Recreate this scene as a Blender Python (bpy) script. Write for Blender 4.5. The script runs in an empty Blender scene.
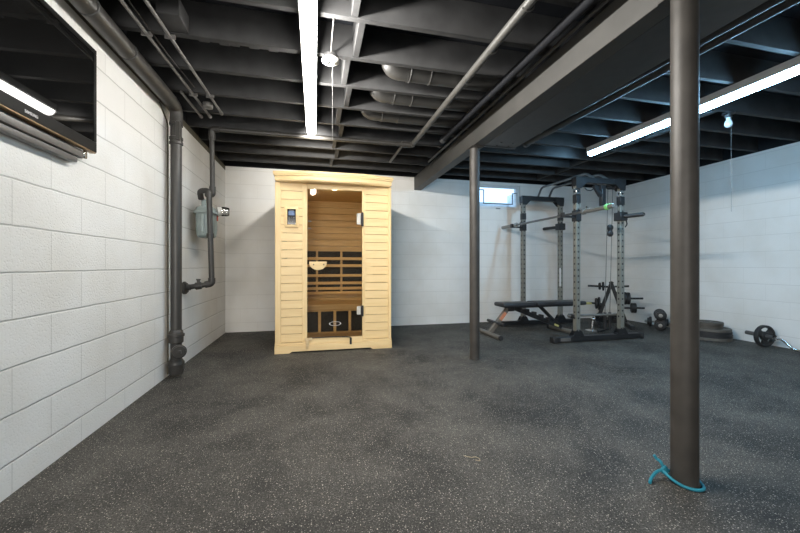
import bpy, bmesh, math, random
from mathutils import Vector, Matrix
random.seed(7)
scene = bpy.context.scene
COL = scene.collection
PI = math.pi

# ------------------------------------------------------------------ camera, world, exposure
YAW = math.atan2(85.0, 355.6)
cam_d = bpy.data.cameras.new('camera')
cam_d.sensor_width = 36.0
cam_d.lens = 355.6 * 36.0 / 800.0
cam_d.shift_y = -1.5 / 800.0
cam_d.clip_start = 0.02
cam = bpy.data.objects.new('camera', cam_d)
COL.objects.link(cam)
cam.location = (0, 0, 0.97)
cam.rotation_euler = (PI / 2, 0, -YAW)
scene.camera = cam

world = bpy.data.worlds.new('sky')
scene.world = world
world.use_nodes = True
wn = world.node_tree.nodes
wn['Background'].inputs[0].default_value = (0.55, 0.77, 1.0, 1)
wn['Background'].inputs[1].default_value = 2.6

vs = scene.view_settings
vs.view_transform = 'Standard'
vs.look = 'None'
vs.gamma = 1
vs.use_curve_mapping = False
vs.exposure = 0.0
LIGHT_WARM = ((1.0, 0.965, 0.90), 64.0)
LIGHT_COOL = ((0.35, 0.69, 1.0), 66.0)

# two soft fill lamps added behind the camera, with no real source there
def fill_light(x, w, energy, yaw):
    fd = bpy.data.lights.new('unseen_fill', 'AREA'); fd.shape = 'RECTANGLE'
    fd.size, fd.size_y = w, 1.7
    fd.energy = energy; fd.color = (1.0, 0.96, 0.90); fd.spread = math.radians(115)
    fo = bpy.data.objects.new('unseen_fill', fd); COL.objects.link(fo)
    fo.location = (x, -2.3, 1.25); fo.rotation_euler = (math.radians(80), 0, math.radians(yaw))
fill_light(-.78, .86, 62, -2)
fill_light(3.35, 3.0, 8, 8)

# ------------------------------------------------------------------ materials
def new_mat(name):
    m = bpy.data.materials.new(name)
    m.use_nodes = True
    nt = m.node_tree
    return m, nt, nt.nodes['Principled BSDF']

def mat(name, col, rough=0.5, metal=0.0, var=0.12, scale=14.0, bump=0.0, bscale=120.0, spec=0.5):
    m, nt, b = new_mat(name)
    tc = nt.nodes.new('ShaderNodeTexCoord')
    nz = nt.nodes.new('ShaderNodeTexNoise')
    nz.inputs['Scale'].default_value = scale
    nz.inputs['Detail'].default_value = 4
    nt.links.new(tc.outputs['Object'], nz.inputs['Vector'])
    rp = nt.nodes.new('ShaderNodeValToRGB')
    rp.color_ramp.elements[0].position = 0.3
    rp.color_ramp.elements[1].position = 0.7
    rp.color_ramp.elements[0].color = tuple(c * (1 - var) for c in col) + (1,)
    rp.color_ramp.elements[1].color = tuple(min(1, c * (1 + var)) for c in col) + (1,)
    nt.links.new(nz.outputs['Fac'], rp.inputs['Fac'])
    nt.links.new(rp.outputs['Color'], b.inputs['Base Color'])
    b.inputs['Roughness'].default_value = rough
    b.inputs['Metallic'].default_value = metal
    b.inputs['Specular IOR Level'].default_value = spec
    if bump > 0:
        n2 = nt.nodes.new('ShaderNodeTexNoise')
        n2.inputs['Scale'].default_value = bscale
        n2.inputs['Detail'].default_value = 3
        nt.links.new(tc.outputs['Object'], n2.inputs['Vector'])
        bp = nt.nodes.new('ShaderNodeBump')
        bp.inputs['Strength'].default_value = bump
        bp.inputs['Distance'].default_value = 0.004
        nt.links.new(n2.outputs['Fac'], bp.inputs['Height'])
        nt.links.new(bp.outputs['Normal'], b.inputs['Normal'])
    return m

def emit_mat(name, col, strength):
    m, nt, b = new_mat(name)
    b.inputs['Base Color'].default_value = (0.9, 0.9, 0.9, 1)
    b.inputs['Emission Color'].default_value = col + (1,)
    b.inputs['Emission Strength'].default_value = strength
    return m

def block_mat(name, axis, phase, col=(0.80, 0.80, 0.785), strength=0.55):
    """painted concrete block; axis = the horizontal world axis of the wall"""
    m, nt, b = new_mat(name)
    N, L = nt.nodes, nt.links
    tc = N.new('ShaderNodeTexCoord')
    sp = N.new('ShaderNodeSeparateXYZ')
    L.new(tc.outputs['Object'], sp.inputs[0])
    # slight waviness of the joints
    wob = N.new('ShaderNodeTexNoise'); wob.inputs['Scale'].default_value = 9.0
    L.new(tc.outputs['Object'], wob.inputs['Vector'])
    wm = N.new('ShaderNodeMath'); wm.operation = 'MULTIPLY_ADD'
    wm.inputs[1].default_value = 0.008; wm.inputs[2].default_value = -0.134 - 0.004
    L.new(wob.outputs['Fac'], wm.inputs[0])
    az = N.new('ShaderNodeMath'); az.operation = 'ADD'
    L.new(sp.outputs['Z'], az.inputs[0]); L.new(wm.outputs[0], az.inputs[1])
    az2 = N.new('ShaderNodeMath'); az2.operation = 'ADD'; az2.inputs[1].default_value = 0.2005 * 10
    L.new(az.outputs[0], az2.inputs[0])
    ax = N.new('ShaderNodeMath'); ax.operation = 'ADD'; ax.inputs[1].default_value = 0.46 * 40 - phase
    L.new(sp.outputs['X' if axis == 'x' else 'Y'], ax.inputs[0])
    cb = N.new('ShaderNodeCombineXYZ')
    L.new(ax.outputs[0], cb.inputs[0]); L.new(az2.outputs[0], cb.inputs[1])
    br = N.new('ShaderNodeTexBrick')
    br.offset = 0.5; br.squash = 1.0
    br.inputs['Scale'].default_value = 1.0
    br.inputs['Brick Width'].default_value = 0.46
    br.inputs['Row Height'].default_value = 0.2005
    br.inputs['Mortar Size'].default_value = 0.0035
    br.inputs['Mortar Smooth'].default_value = 0.55
    br.inputs['Bias'].default_value = 0.0
    c1 = tuple(c * 1.0 for c in col) + (1,); c2 = tuple(c * 0.985 for c in col) + (1,)
    br.inputs['Color1'].default_value = c1; br.inputs['Color2'].default_value = c2
    br.inputs['Mortar'].default_value = tuple(c * (0.90 if strength > 0.6 else 0.965) for c in col) + (1,)
    L.new(cb.outputs[0], br.inputs['Vector'])
    # scuffs
    nz = N.new('ShaderNodeTexNoise'); nz.inputs['Scale'].default_value = 2.2; nz.inputs['Detail'].default_value = 6
    L.new(tc.outputs['Object'], nz.inputs['Vector'])
    rp = N.new('ShaderNodeValToRGB')
    rp.color_ramp.elements[0].position = 0.30; rp.color_ramp.elements[0].color = (0.90, 0.885, 0.86, 1)
    rp.color_ramp.elements[1].position = 0.62; rp.color_ramp.elements[1].color = (1, 1, 1, 1)
    L.new(nz.outputs['Fac'], rp.inputs['Fac'])
    mx = N.new('ShaderNodeMix'); mx.data_type = 'RGBA'; mx.blend_type = 'MULTIPLY'
    mx.inputs['Factor'].default_value = 1.0
    L.new(br.outputs['Color'], mx.inputs['A']); L.new(rp.outputs['Color'], mx.inputs['B'])
    mk = N.new('ShaderNodeMix'); mk.data_type = 'RGBA'; mk.blend_type = 'MULTIPLY'
    mk.inputs['B'].default_value = (0.55, 0.54, 0.52, 1)
    L.new(mx.outputs['Result'], mk.inputs['A'])
    L.new(mk.outputs['Result'], b.inputs['Base Color'])
    b.inputs['Roughness'].default_value = 0.6
    b.inputs['Specular IOR Level'].default_value = 0.35
    # height: recessed joints + pitted block face
    pn = N.new('ShaderNodeTexNoise'); pn.inputs['Scale'].default_value = 95; pn.inputs['Detail'].default_value = 3
    L.new(tc.outputs['Object'], pn.inputs['Vector'])
    pr = N.new('ShaderNodeValToRGB')
    pr.color_ramp.elements[0].position = 0.32; pr.color_ramp.elements[1].position = 0.5
    L.new(pn.outputs['Fac'], pr.inputs['Fac'])
    pm = N.new('ShaderNodeMath'); pm.operation = 'MULTIPLY'; pm.inputs[1].default_value = 0.28
    L.new(pr.outputs['Color'], pm.inputs[0])
    hm = N.new('ShaderNodeMath'); hm.operation = 'SUBTRACT'
    pp = N.new('ShaderNodeMath'); pp.operation = 'PINGPONG'; pp.inputs[1].default_value = 0.2005 / 2
    L.new(az2.outputs[0], pp.inputs[0])
    mr = N.new('ShaderNodeMapRange'); mr.interpolation_type = 'SMOOTHSTEP'
    mr.inputs['From Min'].default_value = 0.0; mr.inputs['From Max'].default_value = 0.0065
    mr.inputs['To Min'].default_value = 1.0; mr.inputs['To Max'].default_value = 0.0
    L.new(pp.outputs[0], mr.inputs['Value'])
    jw = N.new('ShaderNodeMath'); jw.operation = 'MULTIPLY'; jw.inputs[1].default_value = 0.35 if strength > 0.6 else 0.15
    L.new(br.outputs['Fac'], jw.inputs[0])
    jm = N.new('ShaderNodeMath'); jm.operation = 'MAXIMUM'
    mw = N.new('ShaderNodeMath'); mw.operation = 'MULTIPLY'; mw.inputs[1].default_value = 1.0 if strength > 0.6 else 0.5
    L.new(mr.outputs['Result'], mw.inputs[0])
    L.new(jw.outputs[0], jm.inputs[0]); L.new(mw.outputs[0], jm.inputs[1])
    jn = N.new('ShaderNodeMath'); jn.operation = 'MULTIPLY'
    L.new(jm.outputs[0], jn.inputs[0]); L.new(nz.outputs['Fac'], jn.inputs[1]); L.new(jn.outputs[0], mk.inputs['Factor'])
    L.new(pm.outputs[0], hm.inputs[0]); L.new(jm.outputs[0], hm.inputs[1])
    bp = N.new('ShaderNodeBump'); bp.inputs['Strength'].default_value = strength; bp.inputs['Distance'].default_value = 0.004
    L.new(hm.outputs[0], bp.inputs['Height']); L.new(bp.outputs['Normal'], b.inputs['Normal'])
    return m

def floor_mat():
    m, nt, b = new_mat('speckled_rubber')
    N, L = nt.nodes, nt.links
    tc = N.new('ShaderNodeTexCoord')
    def ramp(src, p0, c0, p1, c1):
        r = N.new('ShaderNodeValToRGB')
        r.color_ramp.elements[0].position = p0; r.color_ramp.elements[0].color = c0 + (1,)
        r.color_ramp.elements[1].position = p1; r.color_ramp.elements[1].color = c1 + (1,)
        L.new(src, r.inputs['Fac']); return r.outputs['Color']
    def mix(f, a, bb):
        x = N.new('ShaderNodeMix'); x.data_type = 'RGBA'
        L.new(f, x.inputs['Factor'])
        for s, v in (('A', a), ('B', bb)):
            if isinstance(v, tuple): x.inputs[s].default_value = v + (1,)
            else: L.new(v, x.inputs[s])
        return x.outputs['Result']
    big = N.new('ShaderNodeTexNoise'); big.inputs['Scale'].default_value = 1.7; big.inputs['Detail'].default_value = 9
    big.inputs['Roughness'].default_value = 0.70; big.inputs['Distortion'].default_value = 0.4
    L.new(tc.outputs['Object'], big.inputs['Vector'])
    base = ramp(big.outputs['Fac'], 0.36, FLOOR_DARK, 0.72, FLOOR_DUST)
    fine = N.new('ShaderNodeTexNoise'); fine.inputs['Scale'].default_value = 140; fine.inputs['Detail'].default_value = 2
    L.new(tc.outputs['Object'], fine.inputs['Vector'])
    fcol = ramp(fine.outputs['Fac'], 0.35, (0.45, 0.45, 0.45), 0.65, (1.65, 1.63, 1.6))
    mm = N.new('ShaderNodeMix'); mm.data_type = 'RGBA'; mm.blend_type = 'MULTIPLY'; mm.inputs['Factor'].default_value = 1
    L.new(base, mm.inputs['A']); L.new(fcol, mm.inputs['B'])
    col = mm.outputs['Result']
    for scale, thr, keep, c in ((88, 0.20, 0.50, (0.46, 0.41, 0.35)), (170, 0.26, 0.55, (0.30, 0.285, 0.26))):
        v = N.new('ShaderNodeTexVoronoi'); v.inputs['Scale'].default_value = scale
        L.new(tc.outputs['Object'], v.inputs['Vector'])
        lt = N.new('ShaderNodeMath'); lt.operation = 'LESS_THAN'; lt.inputs[1].default_value = thr
        L.new(v.outputs['Distance'], lt.inputs[0])
        sc = N.new('ShaderNodeSeparateColor'); L.new(v.outputs['Color'], sc.inputs[0])
        gt = N.new('ShaderNodeMath'); gt.operation = 'GREATER_THAN'; gt.inputs[1].default_value = keep
        L.new(sc.outputs[0], gt.inputs[0])
        ml = N.new('ShaderNodeMath'); ml.operation = 'MULTIPLY'
        L.new(lt.outputs[0], ml.inputs[0]); L.new(gt.outputs[0], ml.inputs[1])
        col = mix(ml.outputs[0], col, c)
    L.new(col, b.inputs['Base Color'])
    b.inputs['Roughness'].default_value = 0.72
    b.inputs['Specular IOR Level'].default_value = 0.4
    bp = N.new('ShaderNodeBump'); bp.inputs['Strength'].default_value = 0.35; bp.inputs['Distance'].default_value = 0.003
    L.new(fine.outputs['Fac'], bp.inputs['Height']); L.new(bp.outputs['Normal'], b.inputs['Normal'])
    return m
FLOOR_DARK = (0.0185, 0.018, 0.0172)
FLOOR_DUST = (0.096, 0.090, 0.080)

def wood_mat(name, col, dark, axis='x', rough=0.45):
    m, nt, b = new_mat(name)
    N, L = nt.nodes, nt.links
    tc = N.new('ShaderNodeTexCoord')
    mp = N.new('ShaderNodeMapping')
    s = {'x': (1.2, 14, 14), 'z': (14, 14, 1.2), 'y': (14, 1.2, 14)}[axis]
    mp.inputs['Scale'].default_value = s
    L.new(tc.outputs['Object'], mp.inputs['Vector'])
    nz = N.new('ShaderNodeTexNoise'); nz.inputs['Scale'].default_value = 2.2; nz.inputs['Detail'].default_value = 5
    nz.inputs['Distortion'].default_value = 0.6
    L.new(mp.outputs[0], nz.inputs['Vector'])
    rp = N.new('ShaderNodeValToRGB')
    rp.color_ramp.elements[0].position = 0.30; rp.color_ramp.elements[0].color = dark + (1,)
    rp.color_ramp.elements[1].position = 0.62; rp.color_ramp.elements[1].color = col + (1,)
    L.new(nz.outputs['Fac'], rp.inputs['Fac']); L.new(rp.outputs['Color'], b.inputs['Base Color'])
    b.inputs['Roughness'].default_value = rough
    return m

def glass_mat(name, tint, refl=0.06):
    m, nt, b = new_mat(name)
    N, L = nt.nodes, nt.links
    out = N['Material Output']
    N.remove(b)
    tr = N.new('ShaderNodeBsdfTransparent'); tr.inputs[0].default_value = tint + (1,)
    gl = N.new('ShaderNodeBsdfGlossy'); gl.inputs['Roughness'].default_value = 0.03
    fr = N.new('ShaderNodeFresnel'); fr.inputs['IOR'].default_value = 1.5
    ad = N.new('ShaderNodeMath'); ad.operation = 'ADD'; ad.inputs[1].default_value = refl
    L.new(fr.outputs[0], ad.inputs[0])
    mx = N.new('ShaderNodeMixShader')
    L.new(ad.outputs[0], mx.inputs[0]); L.new(tr.outputs[0], mx.inputs[1]); L.new(gl.outputs[0], mx.inputs[2])
    L.new(mx.outputs[0], out.inputs['Surface'])
    return m

M = {}
M['block_left'] = block_mat('painted_block_side', 'y', 0.009, strength=0.75)
M['block_back'] = block_mat('painted_block_end', 'x', 0.1, strength=0.4)
M['block_right'] = block_mat('painted_block_far_side', 'y', 0.2, strength=0.4)
M['floor'] = floor_mat()
M['black_paint'] = mat('black_ceiling_paint', (0.030, 0.031, 0.033), 0.55, var=0.25, scale=5)
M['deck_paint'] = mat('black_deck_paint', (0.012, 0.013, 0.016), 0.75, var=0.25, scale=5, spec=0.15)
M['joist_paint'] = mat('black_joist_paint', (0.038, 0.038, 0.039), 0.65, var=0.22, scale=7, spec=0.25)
M['beam_paint'] = mat('dark_beam_paint', (0.045, 0.0435, 0.041), 0.55, var=0.16, scale=5)
M['duct_paint'] = mat('black_duct_paint', (0.035, 0.037, 0.040), 0.45, var=0.15)
M['round_duct'] = mat('grey_duct_paint', (0.030, 0.029, 0.0275), 0.45, var=0.15)
M['pole_paint'] = mat('dark_brown_grey_paint', (0.040, 0.036, 0.032), 0.52, var=0.25, scale=9)
M['pipe_paint'] = mat('dark_grey_pipe_paint', (0.035, 0.033, 0.030), 0.42, var=0.15)
M['grey_pipe'] = mat('grey_pipe_paint', (0.055, 0.054, 0.051), 0.45, var=0.12)
M['conduit'] = mat('dull_conduit', (0.12, 0.115, 0.11), 0.45, var=0.1)
M['olive'] = mat('olive_sill', (0.10, 0.09, 0.062), 0.7, var=0.2)
M['white_metal'] = mat('white_enamel', (0.62, 0.64, 0.66), 0.4, var=0.03)
M['lens_warm'] = emit_mat('warm_tube_lens', *LIGHT_WARM)
M['lens_cool'] = emit_mat('cool_tube_lens', *LIGHT_COOL)
M['wood'] = wood_mat('pale_wood', (0.82, 0.62, 0.33), (0.765, 0.555, 0.28), 'x')
M['wood_v'] = wood_mat('pale_wood_upright', (0.82, 0.62, 0.33), (0.755, 0.54, 0.265), 'z')
M['wood_in'] = wood_mat('honey_wood', (0.74, 0.57, 0.34), (0.58, 0.42, 0.22), 'x')
M['heater'] = mat('charcoal_heater_cloth', (0.018, 0.018, 0.020), 0.8, var=0.35, scale=40)
M['sauna_glass'] = glass_mat('bronze_glass', (0.87, 0.83, 0.75), 0.0)
M['window_glass'] = glass_mat('clear_glass', (0.93, 0.97, 1.0), 0.02)
M['chrome'] = mat('chrome', (0.72, 0.72, 0.72), 0.22, 1.0, var=0.04)
M['steel'] = mat('worn_steel', (0.30, 0.29, 0.27), 0.42, 0.7, var=0.12)
M['dark_steel'] = mat('dark_bar_steel', (0.20, 0.20, 0.20), 0.4, 0.8, var=0.12)
M['black_gloss'] = mat('black_gloss', (0.006, 0.006, 0.007), 0.10, var=0.1)
M['screen'] = mat('tv_screen', (0.006, 0.006, 0.006), 0.03, var=0.05, spec=0.3)
M['black_plastic'] = mat('black_plastic', (0.012, 0.012, 0.013), 0.4, var=0.1)
M['tv_bezel'] = mat('tv_bezel_black', (0.005, 0.005, 0.005), 0.5, var=0.1, spec=0.12)
M['black_metal'] = mat('black_powder_coat', (0.016, 0.017, 0.019), 0.38, var=0.15)
M['rack_grey'] = mat('grey_rack_coat', (0.215, 0.215, 0.19), 0.38, 0.25, var=0.08)
M['bench_grey'] = mat('taupe_bench_coat', (0.17, 0.155, 0.135), 0.4, 0.25, var=0.08)
M['vinyl'] = mat('black_vinyl', (0.022, 0.023, 0.027), 0.42, var=0.12, bump=0.15, bscale=160)
M['rubber'] = mat('black_rubber', (0.022, 0.022, 0.023), 0.55, var=0.15)
M['iron'] = mat('grey_iron_plate', (0.13, 0.122, 0.108), 0.5, 0.2, var=0.15)
M['taupe_iron'] = mat('taupe_iron_plate', (0.085, 0.074, 0.062), 0.5, 0.2, var=0.15)
M['white'] = mat('white_print', (0.8, 0.8, 0.8), 0.5, var=0.02)
M['yellow'] = mat('yellow_label', (0.50, 0.44, 0.16), 0.5, var=0.08)
M['orange'] = mat('orange_label', (0.55, 0.22, 0.12), 0.5, var=0.2)
M['green'] = mat('green_clip', (0.25, 0.68, 0.22), 0.45, var=0.05)
M['rope'] = mat('teal_rope', (0.012, 0.20, 0.28), 0.6, var=0.2, scale=300)
M['meter'] = mat('grey_green_meter', (0.26, 0.31, 0.30), 0.45, var=0.1)
M['meter_glass'] = glass_mat('meter_dome_glass', (0.88, 0.88, 0.88), 0.12)
M['porcelain'] = mat('porcelain', (0.55, 0.535, 0.50), 0.3, var=0.05)
M['bulb'] = mat('frosted_bulb', (0.80, 0.84, 0.88), 0.25, var=0.02)
M['cord'] = mat('pale_cord', (0.15, 0.147, 0.143), 0.7, var=0.1)
M['dark_cord'] = mat('dark_wire', (0.04, 0.04, 0.04), 0.6, var=0.1)
M['vinyl_frame'] = mat('white_window_frame', (0.66, 0.68, 0.69), 0.45, var=0.03)
M['well'] = mat('pale_window_well', (0.75, 0.78, 0.82), 0.7, var=0.12, scale=6)
M['alu'] = mat('brushed_alu', (0.16, 0.155, 0.15), 0.5, 0.5, var=0.08)
M['gold'] = mat('dull_gold_edge', (0.30, 0.20, 0.10), 0.35, 0.5, var=0.08)
M['tan'] = mat('tan_string', (0.45, 0.36, 0.24), 0.7, var=0.1)
M['red'] = mat('red_tag', (0.45, 0.08, 0.05), 0.5, var=0.1)
M['lcd'] = mat('lcd_blue', (0.06, 0.12, 0.26), 0.2, var=0.2, scale=60)

# ------------------------------------------------------------------ mesh builder (world coordinates)
class MB:
    def __init__(self):
        self.bm = bmesh.new()
    def _merge(self, b2):
        me = bpy.data.meshes.new('tmp'); b2.to_mesh(me); b2.free()
        self.bm.from_mesh(me); bpy.data.meshes.remove(me)
        return self
    def box(self, a, b, bev=0.0, seg=1, rot=None, piv=None):
        b2 = bmesh.new()
        bmesh.ops.create_cube(b2, size=1.0)
        lo = Vector([min(p, q) for p, q in zip(a, b)]); hi = Vector([max(p, q) for p, q in zip(a, b)])
        for v in b2.verts:
            v.co = Vector([(lo[i] + hi[i]) / 2 + v.co[i] * (hi[i] - lo[i]) for i in range(3)])
        if bev > 0:
            bmesh.ops.bevel(b2, geom=list(b2.edges), offset=bev, segments=seg, profile=0.5, affect='EDGES')
        if rot:
            piv = Vector(piv) if piv else (lo + hi) / 2
            bmesh.ops.rotate(b2, verts=b2.verts, cent=piv, matrix=rot)
        return self._merge(b2)
    def bar(self, p, q, w, h, up=(0, 0, 1), bev=0.0):
        """rectangular bar from p to q: w sideways, h along up"""
        p, q = Vector(p), Vector(q)
        d = q - p; L = d.length; d.normalize()
        u = Vector(up); s = d.cross(u)
        if s.length < 1e-4:
            s = d.cross(Vector((1, 0, 0)))
        s.normalize(); u = s.cross(d).normalized()
        b2 = bmesh.new(); bmesh.ops.create_cube(b2, size=1.0)
        for v in b2.verts:
            v.co = Vector((v.co[0] * w, v.co[1] * L, v.co[2] * h))
        if bev > 0:
            bmesh.ops.bevel(b2, geom=list(b2.edges), offset=bev, segments=1, profile=0.5, affect='EDGES')
        mtx = Matrix((s, d, u)).transposed().to_4x4(); mtx.translation = (p + q) / 2
        bmesh.ops.transform(b2, matrix=mtx, verts=b2.verts)
        return self._merge(b2)
    def lathe(self, p, axis, prof, n=24, cap=True):
        """prof: list of (distance along axis, radius)"""
        p = Vector(p); d = Vector(axis).normalized()
        s = d.orthogonal().normalized(); t = d.cross(s)
        b2 = bmesh.new(); rings = []
        for (z, r) in prof:
            if r < 1e-6:
                rings.append([b2.verts.new(p + d * z)])
            else:
                rings.append([b2.verts.new(p + d * z + (s * math.cos(2 * PI * k / n) + t * math.sin(2 * PI * k / n)) * r) for k in range(n)])
        for A, B in zip(rings[:-1], rings[1:]):
            for k in range(n):
                k2 = (k + 1) % n
                if len(A) == 1 and len(B) == 1: continue
                if len(A) == 1: b2.faces.new((A[0], B[k], B[k2]))
                elif len(B) == 1: b2.faces.new((A[k], B[0], A[k2]))
                else: b2.faces.new((A[k], B[k], B[k2], A[k2]))
        if cap:
            if len(rings[0]) > 1: b2.faces.new(rings[0])
            if len(rings[-1]) > 1: b2.faces.new(list(reversed(rings[-1])))
        bmesh.ops.recalc_face_normals(b2, faces=b2.faces)
        return self._merge(b2)
    def cyl(self, p, q, r, r2=None, n=20, bev=0.0):
        p, q = Vector(p), Vector(q); L = (q - p).length; r2 = r if r2 is None else r2
        if bev > 0:
            pr = [(0, r - bev), (bev, r), (L - bev, r2), (L, r2 - bev)]
        else:
            pr = [(0, r), (L, r2)]
        return self.lathe(p, q - p, pr, n)
    def tube(self, pts, r, n=12, bend=0.0, bseg=6, closed=False):
        pts = [Vector(p) for p in pts]
        if bend > 0:
            out = [pts[0]]
            for i in range(1, len(pts) - 1):
                a, b, c = pts[i - 1], pts[i], pts[i + 1]
                u = (a - b); w = (c - b)
                k = min(bend, u.length * 0.49, w.length * 0.49)
                A = b + u.normalized() * k; C2 = b + w.normalized() * k
                for j in range(bseg + 1):
                    t = j / bseg
                    out.append((1 - t) ** 2 * A + 2 * t * (1 - t) * b + t * t * C2)
            out.append(pts[-1]); pts = out
        b2 = bmesh.new(); rings = []; m = len(pts); s = None
        for i, p in enumerate(pts):
            if closed: d = pts[(i + 1) % m] - pts[i - 1]
            elif i == 0: d = pts[1] - pts[0]
            elif i == m - 1: d = pts[-1] - pts[-2]
            else: d = (pts[i + 1] - pts[i]).normalized() + (pts[i] - pts[i - 1]).normalized()
            d.normalize()
            if s is None: s = d.orthogonal().normalized()
            else:
                s = s - d * s.dot(d)
                s = s.normalized() if s.length > 1e-5 else d.orthogonal().normalized()
            t = d.cross(s)
            rings.append([b2.verts.new(p + (s * math.cos(2 * PI * k / n) + t * math.sin(2 * PI * k / n)) * r) for k in range(n)])
        prs = list(zip(rings[:-1], rings[1:]))
        if closed: prs.append((rings[-1], rings[0]))
        for A, B in prs:
            for k in range(n):
                k2 = (k + 1) % n
                b2.faces.new((A[k], B[k], B[k2], A[k2]))
        if not closed:
            b2.faces.new(rings[0]); b2.faces.new(list(reversed(rings[-1])))
        bmesh.ops.recalc_face_normals(b2, faces=b2.faces)
        return self._merge(b2)
    def prism(self, poly, direction, bev=0.0):
        """poly: 3-D outline, extruded along direction"""
        b2 = bmesh.new()
        d = Vector(direction)
        A = [b2.verts.new(Vector(p)) for p in poly]
        B = [b2.verts.new(Vector(p) + d) for p in poly]
        b2.faces.new(A); b2.faces.new(list(reversed(B)))
        for k in range(len(A)):
            k2 = (k + 1) % len(A)
            b2.faces.new((A[k], B[k], B[k2], A[k2]))
        bmesh.ops.recalc_face_normals(b2, faces=b2.faces)
        if bev > 0:
            bmesh.ops.bevel(b2, geom=list(b2.edges), offset=bev, segments=2, profile=0.5, affect='EDGES')
        return self._merge(b2)
    def ball(self, c, r, sc=(1, 1, 1), u=16, v=10):
        b2 = bmesh.new()
        bmesh.ops.create_uvsphere(b2, u_segments=u, v_segments=v, radius=r)
        for w in b2.verts:
            w.co = Vector((w.co[0] * sc[0], w.co[1] * sc[1], w.co[2] * sc[2])) + Vector(c)
        return self._merge(b2)
    def mark(self):
        self.n0 = len(self.bm.faces); return self
    def paint(self, idx):
        self.bm.faces.ensure_lookup_table()
        for f in self.bm.faces[self.n0:]: f.material_index = idx
        return self
    def build(self, name, m, parent=None, base=None):
        me = bpy.data.meshes.new(name)
        o = bpy.data.objects.new(name, me)
        off = Vector((0, 0, 0))
        if parent is not None:
            o.parent = parent
            p = parent
            while p is not None:
                off += p.location; p = p.parent
        elif base is not None:
            off = Vector(base); o.location = off
        if off.length > 0:
            bmesh.ops.translate(self.bm, verts=self.bm.verts, vec=-off)
        for f in self.bm.faces: f.smooth = True
        self.bm.to_mesh(me); self.bm.free()
        me.set_sharp_from_angle(angle=math.radians(38))
        for mm in (m if isinstance(m, tuple) else (m,)): me.materials.append(M[mm])
        COL.objects.link(o)
        return o

def tag(o, label=None, cat=None, group=None, kind=None):
    if label: o['label'] = label
    if cat: o['category'] = cat
    if group: o['group'] = group
    if kind: o['kind'] = kind
    return o

def thing(name, label, cat, loc, group=None):
    o = bpy.data.objects.new(name, None); o.empty_display_size = 0.1
    COL.objects.link(o); o.location = loc
    return tag(o, label, cat, group)

def copy_tree(o, loc=None, rz=None, parent=None):
    c = o.copy(); COL.objects.link(c)
    if parent is not None: c.parent = parent
    if loc is not None: c.location = loc
    if rz is not None: c.rotation_euler = rz
    for ch in list(o.children): copy_tree(ch, None, None, c)
    return c

# ------------------------------------------------------------------ the room
XL, XR, YB, YF = -1.25, 5.36, 5.54, -2.4
ZJ, ZC = 2.39, 2.61
W = 0.2
def struct(mb, name, m, label=None, cat=None, **k):
    return tag(mb.build(name, m, **k), label, cat, None, 'structure')

struct(MB().box((XL - W, YF - W, -0.1), (XR + W, YB + W, 0.0)), 'floor', 'floor', 'black rubber gym floor flecked with pale specks', 'floor')
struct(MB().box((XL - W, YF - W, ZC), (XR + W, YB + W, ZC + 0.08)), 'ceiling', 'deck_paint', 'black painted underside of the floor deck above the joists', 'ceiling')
struct(MB().box((XL - W, YF - W, 0), (XL, YB + W, 2.325)), 'wall_left', 'block_left', 'white painted concrete block wall behind the television', 'wall')
struct(MB().box((XR, YF - W, 0), (XR + W, YB + W, 2.375)), 'wall_right', 'block_right', 'white painted block wall behind the stacked weight plates', 'wall')
struct(MB().box((XL, YF - W, 0), (XR, YF, 2.39)), 'wall_front', 'block_back', 'white painted block wall at the camera end', 'wall')
# back wall with the window opening
WX0, WX1, WZ0, WZ1 = 2.62, 3.475, 1.925, 2.340
bw = MB()
bw.box((XL, YB, 0), (WX0, YB + W, 2.39)); bw.box((WX1, YB, 0), (XR, YB + W, 2.39))
bw.box((WX0, YB, 0), (WX1, YB + W, WZ0)); bw.box((WX0, YB, WZ1), (WX1, YB + W, 2.39))
struct(bw, 'wall_back', 'block_back', 'white painted block wall behind the sauna and the rack', 'wall')
# sills and rim boards above the walls
struct(MB().box((XL - W, YF, 2.325), (XL - 0.002, YB + W, ZJ)), 'trim_1', 'olive', 'olive sill strip on top of the left wall', 'sill')
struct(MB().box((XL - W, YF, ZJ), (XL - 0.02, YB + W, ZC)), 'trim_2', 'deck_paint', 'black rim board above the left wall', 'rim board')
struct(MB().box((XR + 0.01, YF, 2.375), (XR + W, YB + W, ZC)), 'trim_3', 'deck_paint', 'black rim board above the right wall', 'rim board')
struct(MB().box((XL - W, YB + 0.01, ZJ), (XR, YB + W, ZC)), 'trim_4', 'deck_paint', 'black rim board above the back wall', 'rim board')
struct(MB().box((XL, YF - W, ZJ), (XR, YF - 0.01, ZC)), 'trim_5', 'deck_paint', 'black rim board above the wall at the camera end', 'rim board')

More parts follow.
